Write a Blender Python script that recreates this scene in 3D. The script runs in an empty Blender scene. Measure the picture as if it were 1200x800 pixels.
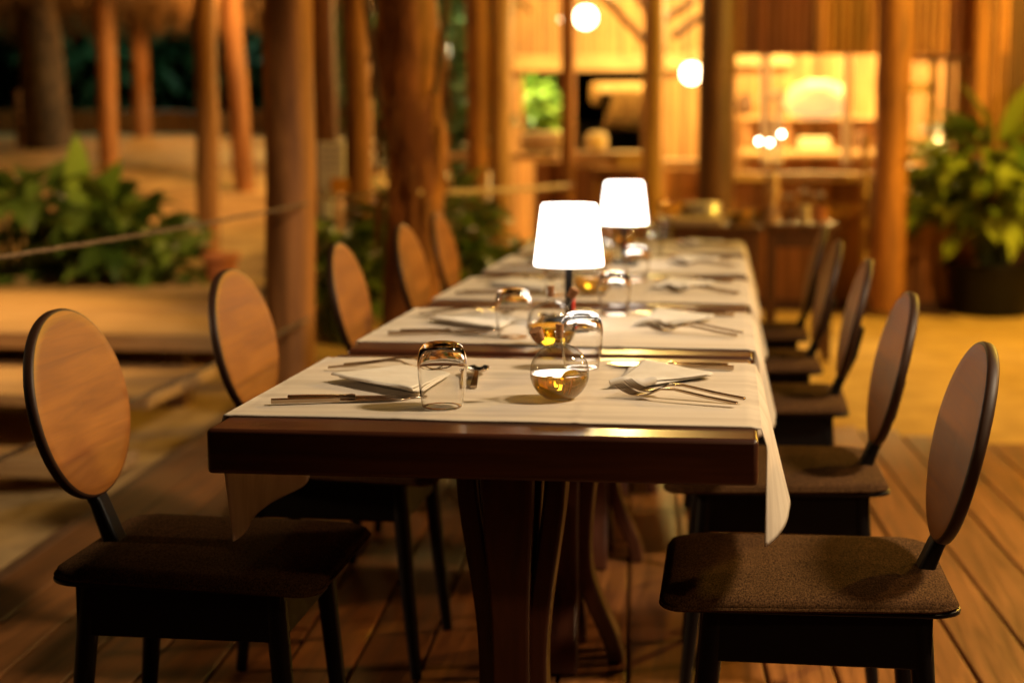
import bpy, bmesh, math, random
from mathutils import Vector, Matrix, noise
random.seed(7)
R = math.radians
PI = math.pi
sc = bpy.context.scene
col = sc.collection

# ------------------------------------------------------------------ camera
cam = bpy.data.cameras.new("camera"); cam_o = bpy.data.objects.new("camera", cam); col.objects.link(cam_o)
cam.sensor_width = 36; cam.lens = 55.5; cam.clip_start = .05; cam.clip_end = 400
cam_o.location = (.348, -2.191, 1.176)
cam_o.rotation_euler = (PI/2 - .131, 0, .136)
cam.dof.use_dof = True; cam.dof.focus_distance = 2.47; cam.dof.aperture_fstop = 2.3
sc.camera = cam_o

# ------------------------------------------------------------------ night sky
w = bpy.data.worlds.new("World"); sc.world = w; w.use_nodes = True
nt = w.node_tree; bg = nt.nodes["Background"]
sky = nt.nodes.new("ShaderNodeTexSky"); sky.sky_type = 'NISHITA'; sky.sun_disc = False
sky.sun_elevation = R(-4); sky.sun_rotation = R(200)
nt.links.new(sky.outputs[0], bg.inputs[0]); bg.inputs[1].default_value = .02

# ------------------------------------------------------------------ lamps of the place out of frame, plus added fill lights
def lamp_light(name, loc, power, colr=(1, .58, .24), rad=.12, typ='POINT', target=None, spot=None, blend=.5, parent=None):
    d = bpy.data.lights.new(name, typ); d.energy = power; d.color = colr; d.shadow_soft_size = rad
    o = bpy.data.objects.new(name, d); col.objects.link(o); o.location = loc
    if target is not None:
        o.rotation_euler = (Vector(target) - Vector(loc)).to_track_quat('-Z', 'Y').to_euler()
    if typ == 'SPOT':
        d.spot_size = R(spot); d.spot_blend = blend
    if parent: o.parent = parent
    return o
WARM = (1, .53, .17); AMBER = (1, .47, .10); SOFT = (1, .72, .42)
lamp_light("terrace_lamp_and_fill", (2.75, .45, 3.55), 860, (1, .76, .49), .24, 'SPOT', (-.2, 1.6, .6), 62, .55)
lamp_light("terrace_lamp_and_fill", (2.7, -2.5, 2.8), 130, (1, .62, .30), .08, 'SPOT', (.70, .5, .42), 34, .8)  # added narrow spot, brightens the near right seat
lamp_light("terrace_lamp_and_fill", (4.4, 3.2, 2.55), 440, WARM, .10)
lamp_light("chair_back_fill_light", (-4.0, .5, 1.62), 340, (1, .62, .32), .12, 'SPOT', (.3, 1.25, .70), 30, .6)  # added low spot, warms the right chair backs and left cloth drop
lamp_light("sand_lamp_light", (4.0, 6.8, 3.2), 980, (1, .57, .055), .12)
lamp_light("steps_lamp_light", (-4.3, 5.0, 3.2), 620, (1, .60, .20), .06, 'SPOT', (-3.7, 4.7, 0), 58, .5)
lamp_light("path_lamp_and_fill", (-2.7, 9.4, 3.2), 230, (1, .50, .16), .10, 'SPOT', (-5.4, 11.0, .6), 120, .5)
lamp_light("path_lamp_and_fill", (-2.6, 9.2, 3.0), 100, (1, .52, .17), .10)  # added point light, brightens the sign and the posts near it
lamp_light("plant_bed_fill_light", (-1.9, 4.9, 2.5), 200, (1, .66, .28), .06, 'SPOT', (-3.5, 6.9, .7), 48, .6)  # added spot, brightens the front of the bed leaves
lamp_light("palapa_lamp_light", (-5.2, 14.2, 2.5), 70, AMBER, .12)
lamp_light("far_tree_fill_light", (-7.2, 17.6, 3.2), 60, (.55, 1, .75), .12)  # added dim teal light, lifts the far trees out of black
lamp_light("lime_plant_fill_light", (-1.7, 13.15, 2.3), 420, (1, .85, .45), .10)  # added light behind the bar, brightens the lime plant
lamp_light("bar_room_light", (-.5, 10.9, 2.6), 300, (1, .66, .17), .15)
lamp_light("bar_kitchen_light", (1.0, 11.2, 2.5), 350, (1, .68, .21), .15)
lamp_light("bar_side_light", (2.0, 10.9, 2.3), 350, (1, .64, .2), .15)

sc.view_settings.view_transform = 'Standard'; sc.view_settings.look = 'None'
sc.view_settings.exposure = 0; sc.view_settings.gamma = 1
sc.render.engine = 'CYCLES'
cy = sc.cycles
cy.use_denoising = True
try: cy.denoiser = 'OPENIMAGEDENOISE'
except Exception: pass
cy.sample_clamp_indirect = 4; cy.max_bounces = 10; cy.transmission_bounces = 10; cy.transparent_max_bounces = 12
cy.diffuse_bounces = 2; cy.glossy_bounces = 4; cy.blur_glossy = .5

# ------------------------------------------------------------------ materials
def new_mat(name):
    m = bpy.data.materials.new(name); m.use_nodes = True
    return m, m.node_tree, m.node_tree.nodes["Principled BSDF"]
def setp(b, **k):
    for n, v in k.items():
        n = n.replace('_', ' ')
        if n in b.inputs: b.inputs[n].default_value = v
def rgb(c): return (c[0], c[1], c[2], 1)
def wood(name, c1, c2, scale=(3, 3, 30), rough=.45, axis_detail=6, bump=.15, coat=0, attr=None, nscale=1.0, spec=.5, rot=(0, 0, 0)):
    m, t, b = new_mat(name); N = t.nodes; L = t.links
    tc = N.new("ShaderNodeTexCoord"); mp = N.new("ShaderNodeMapping"); mp.inputs['Scale'].default_value = scale; mp.inputs['Rotation'].default_value = rot
    L.new(tc.outputs['Object'], mp.inputs[0])
    n1 = N.new("ShaderNodeTexNoise"); n1.inputs['Scale'].default_value = nscale; n1.inputs['Detail'].default_value = axis_detail; n1.inputs['Roughness'].default_value = .62
    n1.inputs['Distortion'].default_value = .6
    L.new(mp.outputs[0], n1.inputs[0])
    r = N.new("ShaderNodeValToRGB"); r.color_ramp.elements[0].position = .3; r.color_ramp.elements[1].position = .72
    r.color_ramp.elements[0].color = rgb(c1); r.color_ramp.elements[1].color = rgb(c2)
    L.new(n1.outputs[0], r.inputs[0]); out = r.outputs[0]
    if attr:
        at = N.new("ShaderNodeAttribute"); at.attribute_name = attr
        hs = N.new("ShaderNodeHueSaturation"); mr = N.new("ShaderNodeMapRange")
        mr.inputs[3].default_value = .62; mr.inputs[4].default_value = 1.35
        L.new(at.outputs['Fac'], mr.inputs[0]); L.new(mr.outputs[0], hs.inputs['Value']); L.new(out, hs.inputs['Color']); out = hs.outputs[0]
    n2 = N.new("ShaderNodeTexNoise"); n2.inputs['Scale'].default_value = 2.3; n2.inputs['Detail'].default_value = 4
    L.new(tc.outputs['Object'], n2.inputs[0])
    mx = N.new("ShaderNodeMix"); mx.data_type = 'RGBA'; mx.blend_type = 'MULTIPLY'; mx.inputs[0].default_value = .45
    L.new(out, mx.inputs[6]); L.new(n2.outputs[0], mx.inputs[7]); 
    gm = N.new("ShaderNodeMix"); gm.data_type = 'RGBA'; gm.blend_type = 'MULTIPLY'; gm.inputs[0].default_value = 1
    gm.inputs[7].default_value = (1.3, 1.3, 1.3, 1); L.new(mx.outputs[2], gm.inputs[6])
    L.new(gm.outputs[2], b.inputs['Base Color'])
    rr = N.new("ShaderNodeMapRange"); rr.inputs[3].default_value = rough - .1; rr.inputs[4].default_value = rough + .12
    L.new(n1.outputs[0], rr.inputs[0]); L.new(rr.outputs[0], b.inputs['Roughness'])
    bp = N.new("ShaderNodeBump"); bp.inputs['Strength'].default_value = bump; bp.inputs['Distance'].default_value = .004
    L.new(n1.outputs[0], bp.inputs['Height']); L.new(bp.outputs[0], b.inputs['Normal'])
    setp(b, Coat_Weight=coat, Coat_Roughness=.12, Specular_IOR_Level=spec)
    return m
def noisy(name, c1, c2, scale=8, rough=.7, bump=.3, dist=.01, detail=6, spec=.4, subs=0, sheen=0):
    m, t, b = new_mat(name); N = t.nodes; L = t.links
    tc = N.new("ShaderNodeTexCoord")
    n1 = N.new("ShaderNodeTexNoise"); n1.inputs['Scale'].default_value = scale; n1.inputs['Detail'].default_value = detail
    L.new(tc.outputs['Object'], n1.inputs[0])
    r = N.new("ShaderNodeValToRGB"); r.color_ramp.elements[0].position = .32; r.color_ramp.elements[1].position = .7
    r.color_ramp.elements[0].color = rgb(c1); r.color_ramp.elements[1].color = rgb(c2)
    L.new(n1.outputs[0], r.inputs[0]); L.new(r.outputs[0], b.inputs['Base Color'])
    bp = N.new("ShaderNodeBump"); bp.inputs['Strength'].default_value = bump; bp.inputs['Distance'].default_value = dist
    L.new(n1.outputs[0], bp.inputs['Height']); L.new(bp.outputs[0], b.inputs['Normal'])
    setp(b, Roughness=rough, Specular_IOR_Level=spec, Sheen_Weight=sheen)
    return m
def plain(name, c, rough=.5, metal=0, spec=.5, **k):
    m, t, b = new_mat(name); setp(b, Base_Color=rgb(c), Roughness=rough, Metallic=metal, Specular_IOR_Level=spec, **k); return m
def emit(name, c, s):
    m, t, b = new_mat(name); setp(b, Base_Color=rgb(c), Emission_Color=rgb(c), Emission_Strength=s, Roughness=.6); return m
M = {}
M['table'] = wood("mahogany", (.026, .007, .004), (.10, .030, .011), (2.2, 26, 26), .34, bump=.10, coat=.14)
M['tleg'] = wood("mahogany_leg", (.028, .008, .004), (.095, .028, .011), (26, 26, 2.5), .36, bump=.08, coat=.15)
M['deck'] = wood("deck_board", (.085, .028, .006), (.28, .105, .025), (38, 2.0, 38), .5, bump=.35, attr='rnd')
M['veneer'] = wood("walnut_veneer", (.15, .046, .008), (.29, .108, .018), (16, 3.2, 44), .46, axis_detail=9, bump=.10, nscale=.8, spec=.28, rot=(R(-18), 0, 0))
M['edge'] = plain("dark_lacquer_edge", (.032, .013, .006), .5, spec=.25)
M['black'] = plain("black_lacquer", (.004, .0035, .0035), .38, spec=.22)
M['post'] = wood("round_pole", (.10, .032, .007), (.50, .21, .052), (9, 9, 1.3), .66, bump=.7)
M['trunk'] = wood("peeling_bark", (.08, .026, .007), (.52, .22, .060), (7, 7, 2.4), .75, bump=1.0)
M['palm'] = noisy("palm_trunk", (.05, .029, .014), (.16, .092, .042), 9, .85, .8, .03)
M['plank'] = wood("step_timber", (.34, .18, .07), (.60, .38, .17), (1.2, 24, 24), .6, bump=.3)
M['darkwood'] = wood("dark_timber", (.05, .022, .009), (.17, .075, .03), (20, 20, 2), .55, bump=.2)
M['bamboo'] = wood("bamboo_cane", (.30, .15, .055), (.62, .36, .15), (30, 30, 2.0), .5, bump=.2, attr='rnd')
M['slat'] = wood("stained_slat", (.18, .068, .020), (.52, .24, .080), (30, 30, 1.6), .5, bump=.2, attr='rnd')
M['beam'] = wood("pale_beam", (.42, .25, .11), (.74, .50, .26), (3, 22, 22), .5, bump=.2)
M['thatch'] = noisy("dry_thatch", (.05, .024, .009), (.18, .095, .035), 14, .85, .3)
M['straw'] = noisy('golden_straw', (.20, .10, .03), (.46, .27, .09), 20, .85, .3)
M['brass'] = plain('polished_brass', (.80, .52, .20), .16, 1)
M['sand'] = noisy("beach_sand", (.42, .27, .115), (.60, .40, .175), 5, .9, .55, .05, 9, .2)
M['rope'] = noisy("shaded_hemp_rope", (.06, .037, .02), (.19, .125, .07), 60, .9, .6, .004)  # darkened so the colour carries the shade on the railing ropes
M['palerope'] = noisy('lit_pale_rope', (.30, .22, .14), (.55, .43, .30), 60, .9, .6, .004)  # paler copy of the rope, lamplight put into its colour
M['steel'] = plain("polished_steel", (.46, .36, .26), .20, 1)
M['cork'] = noisy("cork", (.20, .085, .035), (.42, .21, .09), 180, .8, .4, .002)
M['red'] = plain("red_tag", (.62, .03, .015), .4)
M['white'] = plain("white_paint_and_highlight", (.78, .75, .68), .5)
M['orange'] = plain("orange_print", (.85, .38, .03), .5)
M['grey'] = plain("grey_print", (.45, .43, .40), .5)
M['terracotta'] = noisy("terracotta", (.38, .12, .05), (.52, .20, .09), 12, .8)
M['china'] = plain("white_china", (.78, .74, .66), .2, Coat_Weight=.3)
M['soil'] = noisy("potting_soil", (.02, .012, .007), (.07, .04, .02), 40, .95, .8)
M['jarlid'] = plain("brushed_lid", (.5, .48, .45), .3, 1)
M['basket'] = noisy("woven_cane", (.45, .28, .11), (.72, .52, .26), 40, .7, .6)
M['cushion'] = noisy("cream_cushion", (.62, .50, .32), (.74, .62, .42), 30, .85, .3)
# shade: lamp-lit opal cover
M['shade'] = emit("glowing_shade", (1, .92, .80), 6)
M['bulb'] = emit("opal_globe", (1, .78, .46), 14)
M['tealight'] = emit("small_bulb", (1, .86, .66), 30)
M['shadeglow'] = emit("lit_basket_shade", (1, .68, .28), .7)
# seat tweed
def tweed():
    m, t, b = new_mat("brown_tweed"); N = t.nodes; L = t.links
    tc = N.new("ShaderNodeTexCoord")
    n1 = N.new("ShaderNodeTexNoise"); n1.inputs['Scale'].default_value = 420; n1.inputs['Detail'].default_value = 3
    mp = N.new("ShaderNodeMapping"); mp.inputs['Scale'].default_value = (1, .35, 1); L.new(tc.outputs['Object'], mp.inputs[0]); L.new(mp.outputs[0], n1.inputs[0])
    n2 = N.new("ShaderNodeTexNoise"); n2.inputs['Scale'].default_value = 14; n2.inputs['Detail'].default_value = 5; L.new(tc.outputs['Object'], n2.inputs[0])
    r = N.new("ShaderNodeValToRGB"); r.color_ramp.elements[0].color = (.030, .014, .006, 1); r.color_ramp.elements[1].color = (.145, .072, .028, 1)
    r.color_ramp.elements[0].position = .33; r.color_ramp.elements[1].position = .70
    L.new(n1.outputs[0], r.inputs[0])
    mx = N.new("ShaderNodeMix"); mx.data_type = 'RGBA'; mx.blend_type = 'MULTIPLY'; mx.inputs[0].default_value = .5
    L.new(r.outputs[0], mx.inputs[6]); L.new(n2.outputs[0], mx.inputs[7]); L.new(mx.outputs[2], b.inputs['Base Color'])
    bp = N.new("ShaderNodeBump"); bp.inputs['Strength'].default_value = .35; bp.inputs['Distance'].default_value = .002
    L.new(n1.outputs[0], bp.inputs['Height']); L.new(bp.outputs[0], b.inputs['Normal'])
    setp(b, Roughness=.95, Specular_IOR_Level=.04, Sheen_Weight=0)
    return m
M['tweed'] = tweed()
def linen(name, c1, c2, sc1=5, streak=(1.2, 26, 8)):
    m, t, b = new_mat(name); N = t.nodes; L = t.links
    tc = N.new("ShaderNodeTexCoord"); mp = N.new("ShaderNodeMapping"); mp.inputs['Scale'].default_value = streak
    L.new(tc.outputs['Object'], mp.inputs[0])
    n1 = N.new("ShaderNodeTexNoise"); n1.inputs['Scale'].default_value = 1.2; n1.inputs['Detail'].default_value = 7; L.new(mp.outputs[0], n1.inputs[0])
    n2 = N.new("ShaderNodeTexNoise"); n2.inputs['Scale'].default_value = sc1; n2.inputs['Detail'].default_value = 4; L.new(tc.outputs['Object'], n2.inputs[0])
    r = N.new("ShaderNodeValToRGB"); r.color_ramp.elements[0].color = rgb(c1); r.color_ramp.elements[1].color = rgb(c2)
    r.color_ramp.elements[0].position = .35; r.color_ramp.elements[1].position = .65
    L.new(n1.outputs[0], r.inputs[0]); L.new(r.outputs[0], b.inputs['Base Color'])
    ad = N.new("ShaderNodeMath"); ad.operation = 'MULTIPLY_ADD'; ad.inputs[1].default_value = .25; L.new(n1.outputs[0], ad.inputs[0]); L.new(n2.outputs[0], ad.inputs[2])
    bp = N.new("ShaderNodeBump"); bp.inputs['Strength'].default_value = .45; bp.inputs['Distance'].default_value = .012
    L.new(ad.outputs[0], bp.inputs['Height']); L.new(bp.outputs[0], b.inputs['Normal'])
    setp(b, Roughness=.82, Specular_IOR_Level=.25)
    tl = N.new("ShaderNodeBsdfTranslucent"); L.new(r.outputs[0], tl.inputs[0]); L.new(bp.outputs[0], tl.inputs['Normal'])
    mx = N.new("ShaderNodeMixShader"); mx.inputs[0].default_value = .30
    L.new(b.outputs[0], mx.inputs[1]); L.new(tl.outputs[0], mx.inputs[2]); L.new(mx.outputs[0], N["Material Output"].inputs[0])
    return m
M['cloth'] = linen("cream_linen", (.64, .56, .46), (.76, .68, .57))
M['napkin'] = linen("white_napkin", (.74, .70, .63), (.80, .77, .71), 12, (14, 14, 14))
def glass(name, c=(1, 1, 1), ior=1.47, rough=0):
    m, t, b = new_mat(name); setp(b, Base_Color=rgb(c), Roughness=rough, IOR=ior, Transmission_Weight=1.0); return m
M['glass'] = glass("clear_glass", (.99, .985, .975), 1.38)
M['oil'] = glass("golden_oil", (.97, .62, .03), 1.40); M['oil'].node_tree.nodes["Principled BSDF"].inputs["Transmission Weight"].default_value = .86
def thin_glass(name):
    m, t, b = new_mat(name); N = t.nodes; L = t.links
    tr = N.new("ShaderNodeBsdfTransparent")
    cr = N.new("ShaderNodeValToRGB"); cr.color_ramp.elements[0].position = .45; cr.color_ramp.elements[0].color = (.97, .97, .96, 1)
    cr.color_ramp.elements[1].position = .98; cr.color_ramp.elements[1].color = (.66, .64, .60, 1); L.new(cr.outputs[0], tr.inputs[0])
    gl = N.new("ShaderNodeBsdfGlossy"); gl.inputs['Roughness'].default_value = .02
    lw = N.new("ShaderNodeLayerWeight"); lw.inputs[0].default_value = .5
    pw = N.new("ShaderNodeMath"); pw.operation = 'POWER'; pw.inputs[1].default_value = 3.0; L.new(lw.outputs['Facing'], pw.inputs[0]); L.new(lw.outputs['Facing'], cr.inputs[0])
    fr = N.new("ShaderNodeMath"); fr.operation = 'MULTIPLY_ADD'; fr.inputs[1].default_value = .7; fr.inputs[2].default_value = .06; L.new(pw.outputs[0], fr.inputs[0])
    mx = N.new("ShaderNodeMixShader"); L.new(fr.outputs[0], mx.inputs[0]); L.new(tr.outputs[0], mx.inputs[1]); L.new(gl.outputs[0], mx.inputs[2])
    L.new(mx.outputs[0], N["Material Output"].inputs[0]); return m
M['thin'] = thin_glass("thin_clear_glass")
def leafmat(name, c1, c2, rough=.35):
    m, t, b = new_mat(name); N = t.nodes; L = t.links
    at = N.new("ShaderNodeAttribute"); at.attribute_name = 'rnd'
    r = N.new("ShaderNodeValToRGB"); r.color_ramp.elements[0].color = rgb(c1); r.color_ramp.elements[1].color = rgb(c2)
    L.new(at.outputs['Fac'], r.inputs[0]); L.new(r.outputs[0], b.inputs['Base Color'])
    setp(b, Roughness=rough, Specular_IOR_Level=.5, Transmission_Weight=0)
    tl = N.new("ShaderNodeBsdfTranslucent"); L.new(r.outputs[0], tl.inputs[0])
    mx = N.new("ShaderNodeMixShader"); mx.inputs[0].default_value = .25
    L.new(b.outputs[0], mx.inputs[1]); L.new(tl.outputs[0], mx.inputs[2]); L.new(mx.outputs[0], N["Material Output"].inputs[0])
    return m
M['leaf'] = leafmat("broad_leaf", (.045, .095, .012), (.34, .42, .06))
M['leafmid'] = leafmat('mid_green_leaf', (.03, .07, .010), (.19, .27, .05))  # darker green range for the bed and shrubs
M['leafdark'] = leafmat("night_leaf", (.018, .05, .022), (.07, .14, .06), .5)
M['leaflime'] = leafmat("lime_leaf", (.09, .17, .02), (.32, .46, .06))
M['stem'] = plain("plant_stem", (.06, .085, .025), .6)

# ------------------------------------------------------------------ mesh helpers
class MB:
    def __init__(s): s.v = []; s.f = []; s.r = []; s.mi = []; s.cur = 0
    def add(s, vs, fs, rnd=None):
        o = len(s.v); s.v += [tuple(p) for p in vs]; s.f += [tuple(i + o for i in f) for f in fs]
        r = random.random() if rnd is None else rnd
        s.r += [r] * len(vs); s.mi += [s.cur] * len(fs)
    def box(s, x0, x1, y0, y1, z0, z1, mat=None, rnd=None):
        vs = [Vector((x, y, z)) for x in (x0, x1) for y in (y0, y1) for z in (z0, z1)]
        if mat is not None: vs = [mat @ p for p in vs]
        s.add(vs, [(0, 1, 3, 2), (4, 6, 7, 5), (0, 4, 5, 1), (2, 3, 7, 6), (0, 2, 6, 4), (1, 5, 7, 3)], rnd)
    def lathe(s, prof, n=32, c=(0, 0, 0), closed=False, rnd=None):
        vs = []; fs = []; k = len(prof)
        for i in range(n):
            a = 2*PI*i/n
            for (r, z) in prof: vs.append((c[0] + r*math.cos(a), c[1] + r*math.sin(a), c[2] + z))
        for i in range(n):
            j = (i + 1) % n
            for q in range(k - 1 if not closed else k):
                q2 = (q + 1) % k
                fs.append((i*k + q, j*k + q, j*k + q2, i*k + q2))
        if not closed:
            if prof[0][0] > 1e-6: fs.append(tuple(i*k for i in range(n))[::-1])
            if prof[-1][0] > 1e-6: fs.append(tuple(i*k + k - 1 for i in range(n)))
        s.add(vs, fs, rnd)
    def tube(s, pts, rad, n=10, jitter=0, rnd=None, cap=True):
        pts = [Vector(p) for p in pts]; m = len(pts)
        rads = rad if isinstance(rad, (list, tuple)) else [rad]*m
        vs = []; fs = []; up = None
        for i, p in enumerate(pts):
            t = (pts[min(i+1, m-1)] - pts[max(i-1, 0)]).normalized()
            if up is None: up = Vector((1, 0, 0)) if abs(t.x) < .8 else Vector((0, 1, 0))
            a = (up - t*up.dot(t)).normalized(); up = a; b = t.cross(a)
            for k in range(n):
                th = 2*PI*k/n; r = rads[i]
                if jitter: r *= 1 + jitter*noise.noise(Vector((math.cos(th)*1.3 + p.x*3, math.sin(th)*1.3 + p.y*3, p.z*1.6)))
                vs.append(p + a*(r*math.cos(th)) + b*(r*math.sin(th)))
        for i in range(m-1):
            for k in range(n):
                l = (k+1) % n; fs.append((i*n+k, i*n+l, (i+1)*n+l, (i+1)*n+k))
        if cap: fs.append(tuple(range(n))[::-1]); fs.append(tuple((m-1)*n+k for k in range(n)))
        s.add(vs, fs, rnd)
    def strip(s, secs, side=Vector((0, 1, 0)), rnd=None):
        """rectangular cross-section sweep; secs = [(point, width, thickness)]"""
        vs = []; fs = []; m = len(secs)
        P = [Vector(q[0]) for q in secs]
        for i, (p, wd, th) in enumerate(secs):
            t = (P[min(i+1, m-1)] - P[max(i-1, 0)]).normalized()
            sd = (side - t*side.dot(t)).normalized(); nn = t.cross(sd)
            for a, b in ((-1, -1), (1, -1), (1, 1), (-1, 1)): vs.append(P[i] + sd*(a*wd/2) + nn*(b*th/2))
        for i in range(m-1):
            for k in range(4):
                l = (k+1) % 4; fs.append((i*4+k, i*4+l, (i+1)*4+l, (i+1)*4+k))
        fs.append((3, 2, 1, 0)); fs.append(tuple((m-1)*4+k for k in range(4)))
        s.add(vs, fs, rnd)
    def grid(s, fn, nu, nv, rnd=None):
        vs = [fn(i/nu, j/nv) for i in range(nu+1) for j in range(nv+1)]
        fs = [(i*(nv+1)+j, (i+1)*(nv+1)+j, (i+1)*(nv+1)+j+1, i*(nv+1)+j+1) for i in range(nu) for j in range(nv)]
        s.add(vs, fs, rnd)
    def leaf(s, base, direc, length, width, droop, roll=0, rnd=None, ns=5):
        d = Vector(direc).normalized(); up = Vector((0, 0, 1))
        side = d.cross(up); side = side.normalized() if side.length > 1e-3 else Vector((1, 0, 0))
        nn = side.cross(d); side = (side*math.cos(roll) + nn*math.sin(roll)); vs = []; fs = []
        p = Vector(base)
        for i in range(ns+1):
            t = i/ns; wd = width*(math.sin(PI*min(1, t*.92 + .08))**.75)*(1 if t < .98 else .1)
            n2 = side.cross(d)
            vs += [p - side*wd/2 + n2*wd*.12, p, p + side*wd/2 + n2*wd*.12]
            d = (d + Vector((0, 0, -droop/ns))).normalized(); p = p + d*(length/ns)
        for i in range(ns):
            for k in range(2): fs.append((i*3+k, i*3+k+1, (i+1)*3+k+1, (i+1)*3+k))
        s.add(vs, fs, rnd)
    def build(s, name, mat, parent=None, smooth=True, bevel=0, loc=None, subsurf=0, autos=40, solid=0):
        me = bpy.data.meshes.new(name); me.from_pydata(s.v, [], s.f); me.update()
        at = me.attributes.new('rnd', 'FLOAT', 'POINT'); at.data.foreach_set('value', s.r)
        for mm in (mat if isinstance(mat, (list, tuple)) else [mat]): me.materials.append(mm)
        if any(s.mi): me.polygons.foreach_set('material_index', s.mi)
        bm = bmesh.new(); bm.from_mesh(me); bmesh.ops.recalc_face_normals(bm, faces=bm.faces); bm.to_mesh(me); bm.free()
        if smooth:
            me.polygons.foreach_set('use_smooth', [True]*len(me.polygons))
            try: me.set_sharp_from_angle(angle=R(autos))
            except Exception: pass
        o = bpy.data.objects.new(name, me); col.objects.link(o)
        if parent: o.parent = parent
        if loc: o.location = loc
        if solid:
            md = o.modifiers.new('solid', 'SOLIDIFY'); md.thickness = solid; md.offset = 0
        if bevel:
            md = o.modifiers.new('bevel', 'BEVEL'); md.width = bevel; md.segments = 3; md.limit_method = 'ANGLE'; md.angle_limit = R(35)
        if subsurf:
            md = o.modifiers.new('sub', 'SUBSURF'); md.levels = subsurf; md.render_levels = subsurf
        return o
def tag(o, label=None, cat=None, group=None, kind=None):
    if label: o['label'] = label
    if cat: o['category'] = cat
    if group: o['group'] = group
    if kind: o['kind'] = kind
    return o
def empty(name, loc=(0, 0, 0), rz=0, label=None, cat=None, group=None):
    o = bpy.data.objects.new(name, None); o.empty_display_size = .05; col.objects.link(o)
    o.location = loc; o.rotation_euler = (0, 0, rz); return tag(o, label, cat, group)
def copy_tree(o, parent=None):
    c = o.copy(); col.objects.link(c)
    if parent: c.parent = parent
    for ch in list(o.children): copy_tree(ch, c)
    return c
def sm(a, b, x):
    t = max(0, min(1, (x-a)/(b-a))); return t*t*(3-2*t)

# ------------------------------------------------------------------ setting: sand and deck
def ground_h(x, y):
    left = 1 - sm(-2.3, -1.5, x)
    hl = -.10 + .41*sm(5.9, 6.6, y) + .80*max(0, min(1, (y-7)/7)) + .25*sm(14, 24, y)
    if y > 5: left = max(left, 0) * 1.0 if x < -1.5 else left
    h = left*hl + (1-left)*(-.045)
    h += .026*noise.noise(Vector((x*.9, y*.9, 0))) + .010*noise.noise(Vector((x*3.1, y*3.1, 5)))
    if x > -1.9 and y < 5.6: h = min(h, -.034)
    return h
def axis(vals):
    out = []
    for a, b, n in vals: out += [a + (b-a)*i/n for i in range(n)]
    return out + [vals[-1][1]]
xs = axis([(-60, -12, 16), (-12, 6, 150), (6, 60, 16)]); ys = axis([(-30, -3, 10), (-3, 16, 150), (16, 80, 24)])
g = MB(); vs = [(x, y, ground_h(x, y)) for x in xs for y in ys]; nv = len(ys)
g.add(vs, [(i*nv+j, (i+1)*nv+j, (i+1)*nv+j+1, i*nv+j+1) for i in range(len(xs)-1) for j in range(nv-1)], .5)
tag(g.build('sand', M['sand']), 'warm lamplit sand sloping up between the posts', 'sand', kind='structure')

d = MB(); dang = .06
def dk(u, v): return (-1.455 + u*math.cos(dang) - v*math.sin(dang), u*math.sin(dang) + v*math.cos(dang))
PW, GAP = .152, .009
for i in range(40):
    u0 = i*PW; u1 = u0 + PW - GAP
    xm, ym = dk((u0+u1)/2, 4)
    vend = (3.95 - .45*(xm - 1.0)) + .05
    if xm > 1.0: vend = 3.95 - .45*(xm-1.0) + .02
    v = -4.2 - random.random()*1.5
    while v < vend - .05:
        ve = min(vend, v + random.uniform(2.2, 3.4))
        if vend - ve < .5: ve = vend
        a = Matrix.Translation((-1.455, 0, 0)) @ Matrix.Rotation(dang, 4, 'Z')
        dz = random.uniform(-.0015, .0015)
        d.box(u0, u1, v, ve - .004, -.03, dz, a)
        v = ve
tag(d.build('deck', M['deck'], smooth=False, bevel=.004), 'brown plank terrace deck under the tables', 'deck', kind='structure')
f = MB(); a = Matrix.Translation((-1.455, 0, 0)) @ Matrix.Rotation(dang, 4, 'Z')
f.box(-.045, -.004, -4.5, 5.1, -.2, -.004, a)
tag(f.build('deck_fascia', M['darkwood'], bevel=.004), 'dark edge board along the left side of the deck', 'deck edge', kind='structure')

# wide open steps on the left
st = empty('timber_steps', (-3.6, 4, 0), 0, 'wide open timber steps with sandy treads left of the deck', 'steps')
def tread(x0, x1, y0, y1, zt, th=.085):
    m = MB(); n = max(2, round((y1-y0)/.3)); st_ = (y1-y0)/n
    for k in range(n): m.box(x0+3.6+random.uniform(-.01, .01), x1+3.6, y0-4+k*st_, y0-4+(k+1)*st_-.008, zt-th, zt)
    m.build('tread', M['plank'], st, bevel=.008)
tread(-8, -1.86, 4.42, 6.62, .30, .075)
tread(-8, -1.90, 3.68, 4.55, .15, .05)
tread(-8, -1.80, 3.0, 3.32, .015, .05)
for x in (-2.2, -3.6, -5.2):
    for y, z in ((3.25, -.051), (3.95, .074), (4.8, .199), (6.2, .199)):
        m = MB(); m.box(x+3.6-.05, x+3.6+.05, y-4, y+.12-4, -.16, z); m.build('support', M['darkwood'], st, bevel=.004)

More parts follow.
